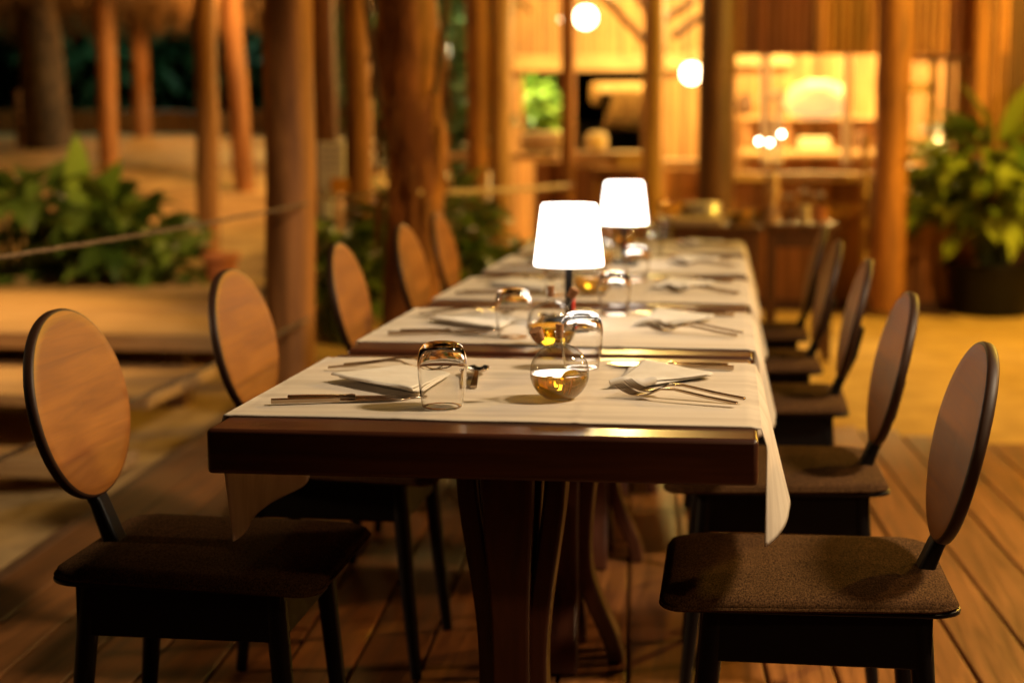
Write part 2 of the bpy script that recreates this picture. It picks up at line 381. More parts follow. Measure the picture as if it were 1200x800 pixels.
# ------------------------------------------------------------------ posts
def pole(name, x, y, r, z0, z1, label, cat='post', group=None, mat='post', lean=(0, 0), jit=.10, parent=None, taper=.92, wob=.02):
    m = MB(); pts = []; rr = []; n = 26; ph = random.random()*20
    for i in range(n+1):
        t = i/n; z = z0 + (z1-z0)*t
        pts.append((lean[0]*t + wob*noise.noise(Vector((ph, z*.8, 0))), lean[1]*t + wob*noise.noise(Vector((ph+9, z*.8, 3))), z - z0))
        rr.append(r*(1 + (taper-1)*t)*(1 + .05*noise.noise(Vector((ph, z*2.2, 7)))))
    m.tube(pts, rr, 20, jit)
    o = m.build(name, M[mat], parent, loc=(x, y, z0)); return tag(o, label, cat, group)
G = 'round timber posts around the terrace'
pole('timber_post', -1.49, 4.35, .105, -.02, 3.1, 'thick round post at the left deck edge, rope tied to it', group=G, taper=.97)
pole('timber_post', -2.30, 8.05, .085, .35, 3.2, 'slim post just right of the thick deck-edge post, behind the foliage', group=G)
pole('timber_post', -2.06, 8.0, .092, .35, 3.2, 'slim post with the white sign standing in front of it', group=G)
pole('timber_post', -5.05, 11.15, .088, .70, 2.6, 'dark red post rising behind the left leafy plant bed', group=G)
pole('timber_post', -6.2, 15.0, .105, .95, 3.0, 'brightest left post, lit near its top under the thatch', group=G)
pole('timber_post', -3.03, 7.85, .075, .3, 2.6, 'left post beside the low plants, sand on both sides', group=G)
pole('timber_post', -3.6, 10.45, .088, .6, 2.7, 'dim leaning post between two brighter ones, before teal foliage', group=G, lean=(-.10, 0))
pole('timber_post', -7.0, 13.6, .05, 1.0, 1.62, 'short stub post at the far left beside the palm trunk', group=G)
# palm trunk on the left
m = MB(); pts = []; rr = []
for i in range(40):
    t = i/39; z = 2.0*t; pts.append((-.12*t, 0, z)); rr.append((.245 - .07*t)*(1 + .05*(i % 2)))
m.tube(pts, rr, 18, .08)
pt = empty('palm_tree', (-6.55, 13.3, .95), 0, 'thick ringed palm trunk under the thatch at far left', 'palm tree')
m.build('trunk', M['palm'], pt)
# the big peeling trunk
m = MB(); pts = []; rr = []
for i in range(41):
    t = i/40; z = 3.1*t
    pts.append((.025*math.sin(z*2.1) + .03*t, .02*math.sin(z*1.4+1), z))
    rr.append(.138 + .035*math.exp(-z*3) + .020*sm(1.0, 1.45, z) + .014*noise.noise(Vector((3, z*2.4, 0))))
m.tube(pts, rr, 28, .22)
tr = empty('trunk_post', (-1.24, 5.6, -.02), 0, 'gnarled tree trunk post with peeling bark and fibre strands', 'post')
m.build('trunk', M['trunk'], tr)
m = MB()
for k in range(34):
    a = random.uniform(-2.6, .4); z = random.uniform(.75, 1.75); r = .185
    p = Vector((r*math.cos(a), r*math.sin(a), z)); L = random.uniform(.12, .35)
    m.strip([(p, .03, .006), (p + Vector((.012*math.cos(a), .012*math.sin(a), -L*.5)), .035, .006), (p + Vector((.035*math.cos(a)+random.uniform(-.02, .02), .035*math.sin(a), -L)), .012, .004)], Vector((-math.sin(a), math.cos(a), 0)))
m.build('bark_strip', M['trunk'], tr)
m = MB()
m.tube([(.16, -.14, 1.38), (.22, -.18, 1.75), (.30, -.16, 2.6)], .017, 8); m.tube([(-.10, -.19, 1.32), (-.16, -.2, 1.8), (-.2, -.16, 2.6)], .016, 8)
m.build('binding_rope', M['rope'], tr)

# ------------------------------------------------------------------ ropes
def rope(name, pts, r, label, sag=.03):
    m = MB(); P = []
    for (a, b) in zip(pts[:-1], pts[1:]):
        a = Vector(a); b = Vector(b); n = 40
        for i in range(n): 
            t = i/n; p = a.lerp(b, t); p.z -= sag*4*t*(1-t); P.append(p)
    P.append(Vector(pts[-1]))
    for ph in (0, PI*2/3, PI*4/3):
        Q = []; dist = 0
        for i, p in enumerate(P):
            if i: dist += (P[i]-P[i-1]).length
            Q.append(p + Vector((0, math.cos(dist*120+ph), math.sin(dist*120+ph)))*r*.45)
        m.tube(Q, r*.62, 6)
    return tag(m.build(name, M['palerope' if 'pale' in label else 'rope']), label, 'rope', 'ropes of the deck railing')
rope('rope', [(-1.33, .4, .90), (-1.40, 4.27, .885)], .0062, 'upper railing rope running from the thick deck-edge post to the left', .012)
rope('rope', [(-1.33, .4, .43), (-1.40, 4.27, .40)], .0070, 'lower railing rope hanging just above the timber steps', .012)
rope('rope', [(-1.46, 4.5, .90), (-1.30, 5.42, .90)], .010, 'short railing rope between the thick post and gnarled trunk', .015)
rope('rope', [(-1.16, 5.42, .89), (-.755, 9.04, .81)], .017, 'pale taut rope from the gnarled trunk to the bar posts', .01)

# ------------------------------------------------------------------ sign
sg = empty('notice_sign', (-1.87, 6.55, 0), .1, 'small white notice board with an orange mark on a white stake', 'sign')
m = MB(); m.box(-.075, -.005, -.02, .02, -.06, .95); m.build('stake', M['white'], sg, bevel=.004)
m = MB(); m.box(-.08, .075, -.045, -.022, .86, 1.13); m.build('panel', M['white'], sg, bevel=.006)
m = MB(); m.box(.0, .095, -.052, -.0465, .845, .925); m.build('orange_mark', M['orange'], sg, bevel=.001)
m = MB()
for k in range(4): m.box(-.05, .06 - .02*(k % 2), -.0485, -.0455, 1.09 - k*.035, 1.10 - k*.035)
m.build('lettering', M['grey'], sg, smooth=False)

# ------------------------------------------------------------------ plants
def leafy(name, loc, n, rad, h, leaf, lw, label, mat='leafmid', cat='plant', group=None, up=.6, stems=True, ball=False):
    o = empty(name, loc, 0, label, cat, group); m = MB(); s = MB()
    for i in range(n):
        a = random.random()*2*PI; rr = rad*math.sqrt(random.random()); z = h*random.random()**(.8)
        if ball:
            th = random.uniform(-.35, 1); k = random.random()**.4
            rr = rad*k*math.sqrt(max(0, 1-th*th)); z = h*.5 + h*.5*th*k
        bx, by = rr*math.cos(a), rr*math.sin(a)
        da = a + random.uniform(-.9, .9)
        dirv = Vector((math.cos(da), math.sin(da), random.uniform(up-.5, up+.7)))
        L = leaf*random.uniform(.6, 1.25)
        m.leaf((bx, by, z), dirv, L, lw*random.uniform(.7, 1.25), random.uniform(.4, 1.7), random.uniform(-.7, .7))
        if stems and i % 3 == 0:
            s.tube([(bx*.3, by*.3, 0), (bx*.7, by*.7, z*.6), (bx, by, z)], [.009, .006, .004], 5)
    m.build('foliage', M[mat], o)
    if stems: s.build('stem', M['stem'], o)
    return o
PG = 'leafy plants round the terrace'
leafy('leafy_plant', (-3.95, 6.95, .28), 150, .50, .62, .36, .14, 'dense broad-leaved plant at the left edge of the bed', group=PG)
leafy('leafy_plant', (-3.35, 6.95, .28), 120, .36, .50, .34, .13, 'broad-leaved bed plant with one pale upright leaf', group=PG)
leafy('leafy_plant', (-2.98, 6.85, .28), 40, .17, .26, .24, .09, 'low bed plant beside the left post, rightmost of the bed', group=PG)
m = MB(); m.leaf((0, 0, 0), (.05, -.1, 1), .48, .15, .15, 0, .98)
m.leaf((.12, -.02, -.02), (.35, -.1, .8), .40, .14, .3, .5, .25)
o = [q for q in bpy.data.objects if q.name == 'leafy_plant.001'][0]
m.build('upright_leaf', M['leaflime'], o, loc=(-.12, -.2, .42))
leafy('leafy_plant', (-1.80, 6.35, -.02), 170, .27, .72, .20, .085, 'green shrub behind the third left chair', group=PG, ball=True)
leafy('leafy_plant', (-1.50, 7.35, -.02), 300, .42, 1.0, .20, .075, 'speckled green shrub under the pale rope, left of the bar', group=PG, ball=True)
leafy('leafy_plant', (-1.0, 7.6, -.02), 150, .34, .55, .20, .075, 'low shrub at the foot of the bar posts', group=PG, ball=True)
# terracotta pots among the bed
for k, (x, lab) in enumerate(((-3.25, 'terracotta pot among the bed leaves'), (-2.62, 'terracotta pot at the right end of the bed'))):
    o = empty('flower_pot', (x, 6.8, .28), 0, lab, 'flower pot', 'terracotta pots in the plant bed')
    m = MB(); m.lathe([(.0, 0), (.075, 0), (.10, .16), (.115, .16), (.115, .195), (.10, .195), (.095, .17), (0, .17)], 24); m.build('pot', M['terracotta'], o)
# big potted plant right
pp = empty('potted_plant', (2.12, 8.85, -.04), 0, 'big potted plant with broad glossy leaves beside the bar', 'potted plant')
m = MB(); m.lathe([(0, 0), (.25, 0), (.29, .30), (.31, .30), (.31, .35), (.28, .35), (.275, .31), (0, .31)], 32); m.build('pot', M['black'], pp)
m = MB(); m.lathe([(0, .318), (.276, .318)], 24); m.build('soil', M['soil'], pp)
m = MB(); s = MB()
for i in range(400):
    th = random.uniform(-.55, .98); a = random.random()*2*PI; k = random.random()**.45
    rr = .55*k*math.sqrt(1-th*th*.8); z = .80 + .50*th*k
    p = (rr*math.cos(a), rr*math.sin(a)*.7, z); da = a + random.uniform(-.8, .8)
    m.leaf(p, (math.cos(da), math.sin(da), random.uniform(-.4, .9)), random.uniform(.24, .44), random.uniform(.08, .135), random.uniform(.3, 1.5), random.uniform(-.8, .8))
    if i % 6 == 0: s.tube([(p[0]*.15, p[1]*.15, .3), (p[0]*.5, p[1]*.5, .62), p], [.012, .009, .004], 6)
for (a, L, q) in ((2.4, .5, .3), (1.9, .55, .5), (.9, .5, .75), (2.9, .45, .2), (1.3, .6, .6), (.4, .5, .4)):
    m.leaf((.1*math.cos(a), -.1, 1.15), (math.cos(a)*.9, -.15, .8), L*.95, .17, .8, random.uniform(-.5, .5), q)
m.build('foliage', M['leaf'], pp); s.build('stem', M['stem'], pp)

# trees in the dark behind
def tree(x, y, h, cr, label, mat='leafdark', n=900):
    z0 = ground_h(x, y); o = empty('dark_tree', (x, y, z0), 0, label, 'tree', 'dark trees behind the terrace')
    m = MB(); m.tube([(0, 0, -.1), (.05, 0, h*.3), (-.1, .1, h*.6), (.05, 0, h*.9)], [.17, .14, .1, .04], 10, .15)
    for k in range(5):
        a = k*1.3; m.tube([(0, 0, h*.4+k*.2), (cr*.4*math.cos(a), cr*.4*math.sin(a), h*.55+k*.2), (cr*.8*math.cos(a), cr*.8*math.sin(a), h*.65+k*.3)], [.07, .05, .02], 7)
    m.build('trunk', M['palm'], o)
    c = MB(); cl = [Vector((random.uniform(-1, 1)*cr*.8, random.uniform(-1, 1)*cr*.5, h*random.uniform(.08, 1.0))) for _ in range(16)]
    for i in range(n):
        q = random.choice(cl); v = Vector((random.gauss(0, 1), random.gauss(0, 1), random.gauss(0, 1)))
        v = v.normalized()*random.random()**.5*cr*.42
        c.leaf(q + v, (random.uniform(-1, 1), random.uniform(-1, 1), random.uniform(-.6, .6)), random.uniform(.25, .5), random.uniform(.1, .2), .8, random.uniform(-1, 1), ns=3)
    c.build('crown', M[mat], o)
tree(-9.5, 20, 4.5, 2.2, 'dark leafy tree at far left behind the palm trunk')
tree(-6.6, 21.5, 4.8, 2.4, 'dark tree behind the brightest left post')
tree(-4.2, 19, 4.2, 2.0, 'dark teal tree between the leaning post and its neighbour')
tree(-2.9, 14.5, 3.8, 1.6, 'dark tree behind the gnarled trunk')
tree(-2.55, 12.0, 3.4, .8, 'dark green tree in the gap left of the bar posts', n=700)
leafy('leafy_plant', (-1.95, 10.1, .0), 420, .50, 2.4, .26, .11, 'tall dark shrub in the gap between gnarled trunk and bar', 'leafdark', group=PG, ball=True)
tree(-12.5, 22, 5, 2.4, 'dark tree at the left edge beyond the sand')
o = leafy('leafy_plant', (-1.62, 13.65, .75), 300, .27, .95, .20, .10, 'bright lime plant seen through the left bar opening', 'leaflime', group=PG, ball=True)
# low dark wall at top of the sand bank
m = MB()
for k in range(16): m.box(-12 + k*.62, -12 + k*.62 + .605, 17.0 + .02*random.random(), 17.22, .95, 1.42 + .05*random.random(), rnd=random.random())
tag(m.build('garden_wall', M['slat'], bevel=.02), 'low dark garden wall at the top of the sand bank', 'wall')

# ------------------------------------------------------------------ palapa thatch top left
tp = empty('thatch_roof', (-6.0, 12.5, 2.44), 0, 'shaggy thatch roof eave hanging over the left posts', 'thatch roof')
m = MB(); rx, ry = 3.0, 2.2
m.lathe([(.0, 1.9), (1.0, 1.0), (1.0, .90), (0, 1.7)], 40)
m.v = [(p[0]*rx, p[1]*ry, (p[2]-.9)*1.3 + .06) for p in m.v]
m.build('roof_cone', M['thatch'], tp)
m = MB()
for i in range(2200):
    a = random.random()*2*PI; k = random.uniform(.88, 1.02); L = random.uniform(.18, .42)
    p = Vector((rx*k*math.cos(a), ry*k*math.sin(a), .12 + (1-k)*1.2)); o2 = Vector((.10*math.cos(a), .10*math.sin(a), 0))
    sd = Vector((-math.sin(a), math.cos(a), random.uniform(-.2, .2)))
    m.strip([(p, .02, .004), (p + o2*.7 + Vector((0, 0, -L*.5)), .018, .004), (p + o2 + Vector((random.uniform(-.04, .04), 0, -L)), .006, .003)], sd)
m.build('straw_fringe', M['thatch'], tp)

# ------------------------------------------------------------------ bar building
def canes(mb, x0, x1, z0, z1, y, wd=.045, rad=None):
    n = max(1, round((x1-x0)/wd)); wd = (x1-x0)/n
    for i in range(n):
        cx = x0 + (i+.5)*wd; r = wd*.5
        k = random.random(); vs = []; dz = random.uniform(-.002, .002)
        for z in (z0, z1):
            for j in range(7):
                a = PI + PI*j/6; vs.append((cx + r*math.cos(a), y + .55*r*math.sin(a) + dz, z))
        mb.add(vs, [(j, j+1, 8+j, 7+j) for j in range(6)], k)
bar = empty('bar_building', (0, 9, 0), 0, 'warm lit timber and bamboo bar with open counters behind the tables', 'building')
BY = 9.0
def bpart(name, mb, mat, **k): return mb.build(name, mat, bar, loc=(0, -BY, 0), **k)
# floor, back wall, side walls, ceiling
m = MB(); m.box(-1.75, 2.9, 8.95, 13.2, -.05, .02); bpart('floor', m, M['darkwood'])
m = MB(); canes(m, -.46, 2.85, .02, 2.97, 12.95, .05); canes(m, -1.75, -.46, 1.79, 2.97, 12.95, .05); canes(m, -1.75, -.46, .02, .95, 12.95, .05); canes(m, -1.75, -1.62, .95, 1.79, 12.95, .05)
m.box(-.46, 2.9, 13.0, 13.05, .02, 2.97); m.box(-1.75, -.46, 13.0, 13.05, 1.79, 2.97); m.box(-1.75, -.46, 13.0, 13.05, .02, .95)
bpart('back_wall', m, M['bamboo'])
m = MB(); m.box(2.85, 2.9, 9.06, 12.9, .02, 2.975); bpart('side_wall', m, M['slat'])
m = MB(); m.box(-1.75, -1.72, 11.8, 12.9, .02, 2.975); bpart('side_wall', m, M['slat'])
m = MB(); m.box(-1.9, 3.1, 8.7, 13.2, 2.98, 3.05); bpart('roof', m, M['thatch'])
# beams inside
m = MB()
m.box(-1.7, -.05, 12.80, 12.90, 1.755, 1.90); m.box(-.06, .9, 12.78, 12.90, 1.79, 1.93); bpart('beam', m, M['beam'], bevel=.01)
m = MB(); m.box(-.86, -.30, 11.9, 12.02, 1.53, 1.62); bpart('beam', m, M['beam'], bevel=.01)
for (x0, z0, x1, z1) in ((-.62, 2.20, -.28, 1.84), (-.42, 2.3, -.2, 1.95), (-.07, 1.88, .24, 2.12), (-.16, 1.99, .06, 2.16), (-.95, 2.5, -.55, 2.14)):
    m = MB(); m.tube([(x0, 9.6, z0), (x1, 9.9, z1)], .03, 8); bpart('rafter', m, M['darkwood'])
m = MB()
for i in range(85):
    x = random.uniform(-.66, -.28); L = random.uniform(.20, .36)
    p = Vector((x, random.uniform(11.6, 11.8), 1.56)); m.strip([(p, .012, .003), (p + Vector((-.03, -.02, -L*.6)), .011, .003), (p + Vector((-.08+random.uniform(-.03, .03), -.02, -L)), .005, .002)])
for i in range(40):
    x = random.uniform(-.86, -.78); L = random.uniform(.10, .18)
    p = Vector((x, 11.7, 1.60)); m.strip([(p, .012, .003), (p + Vector((.0, -.02, -L)), .006, .002)])
bpart('straw_fringe', m, M['straw'])
# counters
m = MB(); m.box(-1.70, -.90, 9.30, 9.85, .98, 1.03); m.box(-.84, -.20, 9.20, 9.75, .93, 1.045); m.box(-.14, .30, 9.25, 9.8, .93, .985); bpart('counter_top', m, M['beam'], bevel=.012)
m = MB(); canes(m, -1.05, -.62, .02, .97, 9.22, .04); canes(m, -.84, -.2, .02, .92, 9.32, .04); canes(m, -.2, .35, .02, .92, 9.22, .04); bpart('counter_front', m, M['slat'])
m = MB()
for (x, w_) in ((-1.02, .36), (-.63, .16)):
    m.box(x-w_/2, x+w_/2, 9.45, 9.65, 1.045, 1.19)
bpart('cushion', m, M['cushion'], bevel=.06)
# right front wall: slats above and below the openings
m = MB()
canes(m, .33, 1.34, 1.71, 3.0, 8.98, .05); canes(m, 1.34, 2.2, 1.71, 3.0, 8.98, .05); canes(m, 1.93, 2.2, .02, 1.71, 8.98, .05)
canes(m, .33, 1.36, .02, .84, 8.98, .036); canes(m, 1.36, 1.93, .02, .70, 8.98, .036)
m.box(.33, 2.2, 9.0, 9.04, 1.71, 3.0); m.box(.33, 1.36, 9.0, 9.04, .02, .84); m.box(1.36, 2.2, 9.0, 9.04, .02, .70); m.box(1.93, 2.2, 9.0, 9.04, .70, 1.71)
bpart('front_wall', m, M['slat'])
m = MB(); m.box(.30, 1.36, 8.86, 9.12, .845, .905); bpart('sill', m, M['beam'], bevel=.01)
m = MB(); canes(m, 2.2, 4.2, .02, 3.0, 8.98, .06); m.box(2.2, 4.2, 9.0, 9.05, .0, 3.0); bpart('shutter_wall', m, M['darkwood'])
m = MB()
for x in (1.50, 1.72, 1.83, 1.91): m.box(x-.03, x+.03, 9.05, 9.10, .70, 1.71)
m.box(1.47, 1.75, 9.05, 9.095, 1.45, 1.52); m.box(1.47, 1.94, 9.05, 9.095, 1.66, 1.71)
bpart('window_frame', m, M['beam'], bevel=.005)
# posts of the bar
def bpost(x, y, r, mat='post', lab=None):
    mm = MB(); n = 16; ph = random.random()*20
    mm.tube([(x + .012*noise.noise(Vector((ph, i*.4, 0))), y, 3.0*i/n) for i in range(n+1)], [r*(1+.05*noise.noise(Vector((ph, i*.5, 4)))) for i in range(n+1)], 18, .08)
    p = bpart('post', mm, M[mat])
    if lab: p['label'] = lab
bpost(-1.37, 8.62, .078, 'post'); bpost(-1.215, 8.66, .076, 'bamboo', 'pale front post'); bpost(-.80, 9.12, .052, 'post'); bpost(-.185, 8.98, .075, 'bamboo')
bpost(.262, 8.45, .118, 'darkwood', 'thick dark post'); bpost(1.40, 8.5, .112, 'post', 'thick orange brown post'); bpost(1.99, 8.86, .055, 'post')
m = MB(); m.tube([(1.265, 8.75, 0), (1.255, 8.75, 1.16)], .024, 8); bpart('pipe', m, M['beam'])
# kitchen inside the right opening
m = MB(); m.box(.45, 1.75, 12.35, 12.85, .98, 1.03); m.box(.45, 1.75, 12.55, 12.9, 1.30, 1.33); bpart('shelf', m, M['beam'], bevel=.005)
for P_, r_ in (([(.62, 9.8, .95), (.60, 9.8, 1.8)], .035), ([(1.20, 9.7, .95), (1.19, 9.7, 1.8)], .034), ([(.71, 9.9, .95), (.71, 9.9, 1.45)], .03), ([(.56, 9.9, 1.42), (.74, 9.9, 1.47)], .03)):
    m = MB(); m.tube(P_, r_, 10); bpart('inner_frame', m, M['white'])  # white colour stands in for highlights on the lit cane frames
m = MB(); m.box(.96, 1.25, 12.4, 12.7, 1.035, 1.14); bpart('crate', m, M['cushion'], bevel=.02)
for k in range(5):
    m = MB(); m.lathe([(0, 0), (.04, 0), (.042, .14), (.016, .19), (.016, .25), (0, .25)], 14, (.5 + k*.09, 12.5, 1.035))
    bpart('bottle', m, M['thin' if k % 2 else 'cork'])
for x, z, w_, h_ in ((.48, 1.34, .16, .20), (1.30, 1.34, .22, .13), (.80, 1.34, .10, .24), (1.52, 1.04, .20, .18)):
    m = MB(); m.lathe([(0, 0), (w_*.42, 0), (w_*.5, h_*.3), (w_*.46, h_*.75), (w_*.22, h_), (0, h_)], 16, (x, 12.62, z)); bpart('kitchen_pot', m, M['darkwood'])
# woven lampshade hanging in the kitchen
wl = empty('woven_lamp', (1.03, 10.6, 1.40), 0, 'big woven basket lampshade glowing inside the right bar opening', 'lamp')
m = MB(); m.lathe([(.05, .24), (.14, .20), (.20, .10), (.21, .0), (.17, -.10), (.08, -.14)], 28); m.build('lamp_shade', M['shadeglow'], wl, solid=.004).scale = (1.25, 1.1, .78)
m = MB(); m.tube([(0, 0, .2), (0, 0, 1.55)], .005, 6); m.build('cord', M['black'], wl)
# pendants
def pendant(loc, r, label):
    o = empty('pendant_lamp', loc, 0, label, 'pendant lamp', 'pendant lamps in the bar')
    m = MB(); m.lathe([(r*math.sin(PI*i/16), -r*math.cos(PI*i/16)) for i in range(17)], 24); m.build('globe', M['bulb'], o)
    m = MB(); m.lathe([(0, r*.93), (r*.4, r*.93), (r*.3, r*1.25), (0, r*1.25)], 16); m.build('cap', M['darkwood'], o)
    m = MB(); m.tube([(0, 0, r*1.2), (0, 0, 2.98-loc[2])], .005, 6); m.build('cord', M['black'], o)
pendant((-.755, 10.0, 2.05), .082, 'large glowing globe pendant beside the thin bar post')
pendant((-.96, 10.4, 2.065), .036, 'small globe pendant left of the large one')
pendant((.05, 10.1, 1.63), .078, 'lowest globe pendant, beside the thick dark post')
for k, (x, y, z, lab) in enumerate(((.553, 9.3, 1.12, 'leftmost'), (.632, 9.3, 1.11, 'middle'), (.712, 9.3, 1.17, 'rightmost and highest'))):
    o = empty('small_bulb', (x, y, z), 0, lab + ' of three tiny bright bulbs in the bar opening', 'bulb', 'tiny bulbs in the bar opening')
    m = MB(); m.lathe([(0, -.014), (.009, -.011), (.013, 0), (.009, .011), (0, .014)], 12); m.build('globe', M['tealight'], o)
    m = MB(); m.tube([(0, 0, .012), (0, 0, 1.85 - (z-1.1))], .003, 5); m.build('cord', M['black'], o)

# ------------------------------------------------------------------ service tables by the bar
def side_table(x0, x1, y0, y1, h, label):
    o = empty('service_table', ((x0+x1)/2, (y0+y1)/2, 0), 0, label, 'side table', 'service tables before the bar'); a = (x1-x0)/2; b = (y1-y0)/2
    m = MB(); m.box(-a, a, -b, b, h-.035, h); m.build('tabletop', M['darkwood'], o, bevel=.004)
    for q in (-b+.03, b-.05):
        m = MB(); m.box(-a+.03, a-.03, q, q+.02, h-.12, h-.036); m.build('apron', M['darkwood'], o)
    for sx in (-1, 1):
        for sy in (-1, 1):
            m = MB(); m.box(sx*(a-.05)-.025, sx*(a-.05)+.025, sy*(b-.05)-.025, sy*(b-.05)+.025, -.02 if y0 > 4.6 else 0, h-.036); m.build('leg', M['darkwood'], o, bevel=.003)
    return o
side_table(-.06, .52, 5.95, 6.5, .70, 'dark service table carrying trays behind the farthest dining table')
side_table(.53, .92, 6.2, 6.65, .70, 'small dark side table with jars, right of the tray table')
m = MB(); m.box(-.03, .32, 6.0, 6.4, .7012, .745); tag(m.build('cream_tray', M['cushion'], bevel=.012), 'cream covered tray on the dark service table', 'tray')
m = MB()
for k in range(7): m.lathe([(0, .0 + k*.009), (.07, .0 + k*.009), (.11, .012 + k*.009), (.108, .016 + k*.009), (.068, .006 + k*.009), (0, .006 + k*.009)], 24, (.20, 6.2, .7455))
tag(m.build('plate_stack', M['china']), 'stack of white plates on the cream tray', 'plates')
for k, (x, y, lab) in enumerate(((.05, 6.12, 'brass bowl at the left end of the cream tray'), (.40, 6.20, 'brass bowl beside the stack of plates'), (.48, 6.42, 'brass bowl at the back right corner of the tray table'))):
    m = MB(); m.lathe([(0, 0), (.04, 0), (.075, .05), (.078, .075), (.074, .075), (.07, .05), (.036, .006), (0, .006)], 24, (0, 0, 0)); o = m.build('brass_bowl', M['brass'], loc=(x, y, .7457 if x < .3 else .7012)); tag(o, lab, 'bowl', 'brass bowls on the service table')
for k, (x, y, lab) in enumerate(((.38, 6.06, 'small glass cup at the front of the service table'), (.47, 6.27, 'small glass cup near the right end of the service table'), (.44, 6.10, 'small glass cup at the front right corner of the service table'))):
    m = MB(); m.lathe([(.024, 0), (.03, .05), (.032, .085), (.030, .085), (.028, .05), (.022, .005), (0, .005)], 24); o = m.build('glass_cup', M['glass'], loc=(x, y, .7015)); tag(o, lab, 'glass', 'glass cups on the service table')
pm = empty('pepper_mill', (.575, 6.35, .7005), 0, 'tall tan turned pepper mill on the small side table', 'pepper mill')
m = MB(); m.lathe([(0, 0), (.045, 0), (.047, .05), (.03, .09), (.032, .13), (.043, .17), (.035, .20), (0, .20)], 24); m.build('body', M['beam'], pm)
m = MB(); m.lathe([(0, .202), (.032, .203), (.038, .235), (.02, .262), (.01, .275), (0, .276)], 20); m.build('knob', M['beam'], pm)
for k, (x, y, h, lab) in enumerate(((.665, 6.4, .13, 'glass jar nearest the pepper mill'), (.745, 6.35, .16, 'tallest glass jar, middle of the three'), (.83, 6.42, .14, 'glass jar at the right table end'))):
    o = empty('storage_jar', (x, y, .7005), 0, lab, 'jar', 'glass jars on the small side table')
    m = MB(); m.lathe([(0, 0), (.034, 0), (.036, .01), (.036, h-.03), (.028, h-.01), (.028, h)], 20); m.build('jar', M['thin'], o)
    m = MB(); m.lathe([(0, .004), (.032, .005), (.032, h*.6), (0, h*.6)], 16); m.build('contents', M[('cork', 'cushion', 'terracotta')[k]], o)
    m = MB(); m.lathe([(0, h+.001), (.031, h+.001), (.031, h+.02), (0, h+.02)], 20); m.build('lid', M['jarlid'], o)

# ------------------------------------------------------------------ dining tables
TP = .85; TW = .40; TD = .80; TH = .75
def make_table():
    o = empty('dining_table', (0, 0, 0))
    m = MB(); m.box(-TW, TW, 0, TD, TH-.067, TH); m.build('tabletop', M['table'], o, bevel=.007)
    m = MB(); m.box(-.20, .20, TD/2-.20, TD/2+.20, TH-.105, TH-.0675); m.build('under_frame', M['tleg'], o, bevel=.004)
    for k in range(4):
        ca, sa = round(math.cos(k*PI/2)), round(math.sin(k*PI/2)); m = MB(); secs = []
        for i in range(25):
            t = i/24; z = t*(TH-.106)
            e = .040 + .036*sm(.40, 1.0, t)**1.2 + .075*(1-sm(0, .40, t))**1.35
            secs.append(((ca*e, TD/2 + sa*e, z), .064 + .024*sm(.5, 1, t) + .012*(1-sm(0, .4, t)), .036))
        m.strip(secs, Vector((-sa, ca, 0))); m.build('leg', M['tleg'], o, bevel=.006)
    return o
def make_cloth(seed, dl, dr):
    rnd = random.Random(seed); m = MB(); yf0, yf1 = (.097, .083) if seed == 11 else (.10, .085); y1 = .735; ph = rnd.random()*9
    def fn(u, v):
        # path length across: left drop, top, right drop
        Lt = dl + 2*TW + dr; s = u*Lt; y0 = yf0 + (yf1-yf0)*sm(dl, dl+2*TW, s); y = y0 + (y1-y0)*v
        y += .004*noise.noise(Vector((s*4, v*3, ph)))
        wv = noise.noise(Vector((v*5, ph, 2.0)))
        rad = .010
        if s < dl:
            dn = dl - s; k = dn/dl; x = -TW - .004 - .010*min(1, dn/.03) - k*(.012 + .014*wv) - .010*k*math.sin(v*9+ph); z = TH + .003 - dn
            y += .015*k*k*(v-.5) + .075*k*(1-v)**2
        elif s < dl + 2*TW:
            x = -TW - .003 + (s-dl)*(2*TW+.006)/(2*TW); z = TH + .0022 + .0011*noise.noise(Vector((x*9, y*9, ph))) + .0016*abs(noise.noise(Vector((x*3, y*14, ph+4))))
            z += .0011*math.exp(-((x-.135)/.005)**2) + .0011*math.exp(-((x+.135)/.005)**2) + .0010*math.exp(-((v-.5)/.012)**2)
            e = min(x+TW, TW-x)
            if e < rad: z -= (rad-e)**2/(rad)*.3
        else:
            dn = s - dl - 2*TW; k = dn/dr; x = TW + .004 + .010*min(1, dn/.03) + k*(.006 + .034*(1-math.exp(-v*9)) + .010*wv) + .008*k*math.sin(v*7+ph); z = TH + .003 - dn - .02*k*v
            y += -.012*k*math.sin(k*3)*(1-v)
        return (x, y, z)
    m.grid(fn, 150, 60, .5)
    return m.build('table_runner', M['cloth'], solid=.0016)
ORD = ['nearest', 'second', 'third', 'fourth', 'farthest']
t0 = make_table()
for k in range(5):
    t = t0 if k == 0 else copy_tree(t0)
    t.location = (0, k*TP, 0); t.rotation_euler = (0, -.006 if k == 0 else 0, 0)
    tag(t, ['nearest dark wood dining table, its thick front edge facing the camera', 'second dining table from the front, carrying the larger table lamp', 'third dining table from the front, between the two lamp tables',
            'fourth dining table from the front, carrying the smaller looking far lamp', 'farthest dining table, end of the row by the bar'][k], 'dining table', 'dark wood dining tables set in a row')
    c = make_cloth(11 + k, .215, .178); c.location = (0, k*TP, 0); c.rotation_euler = (0, -.006 if k == 0 else 0, 0)
    tag(c, f'cream linen runner draped across the {ORD[k]} dining table', 'table runner', 'cream linen table runners')

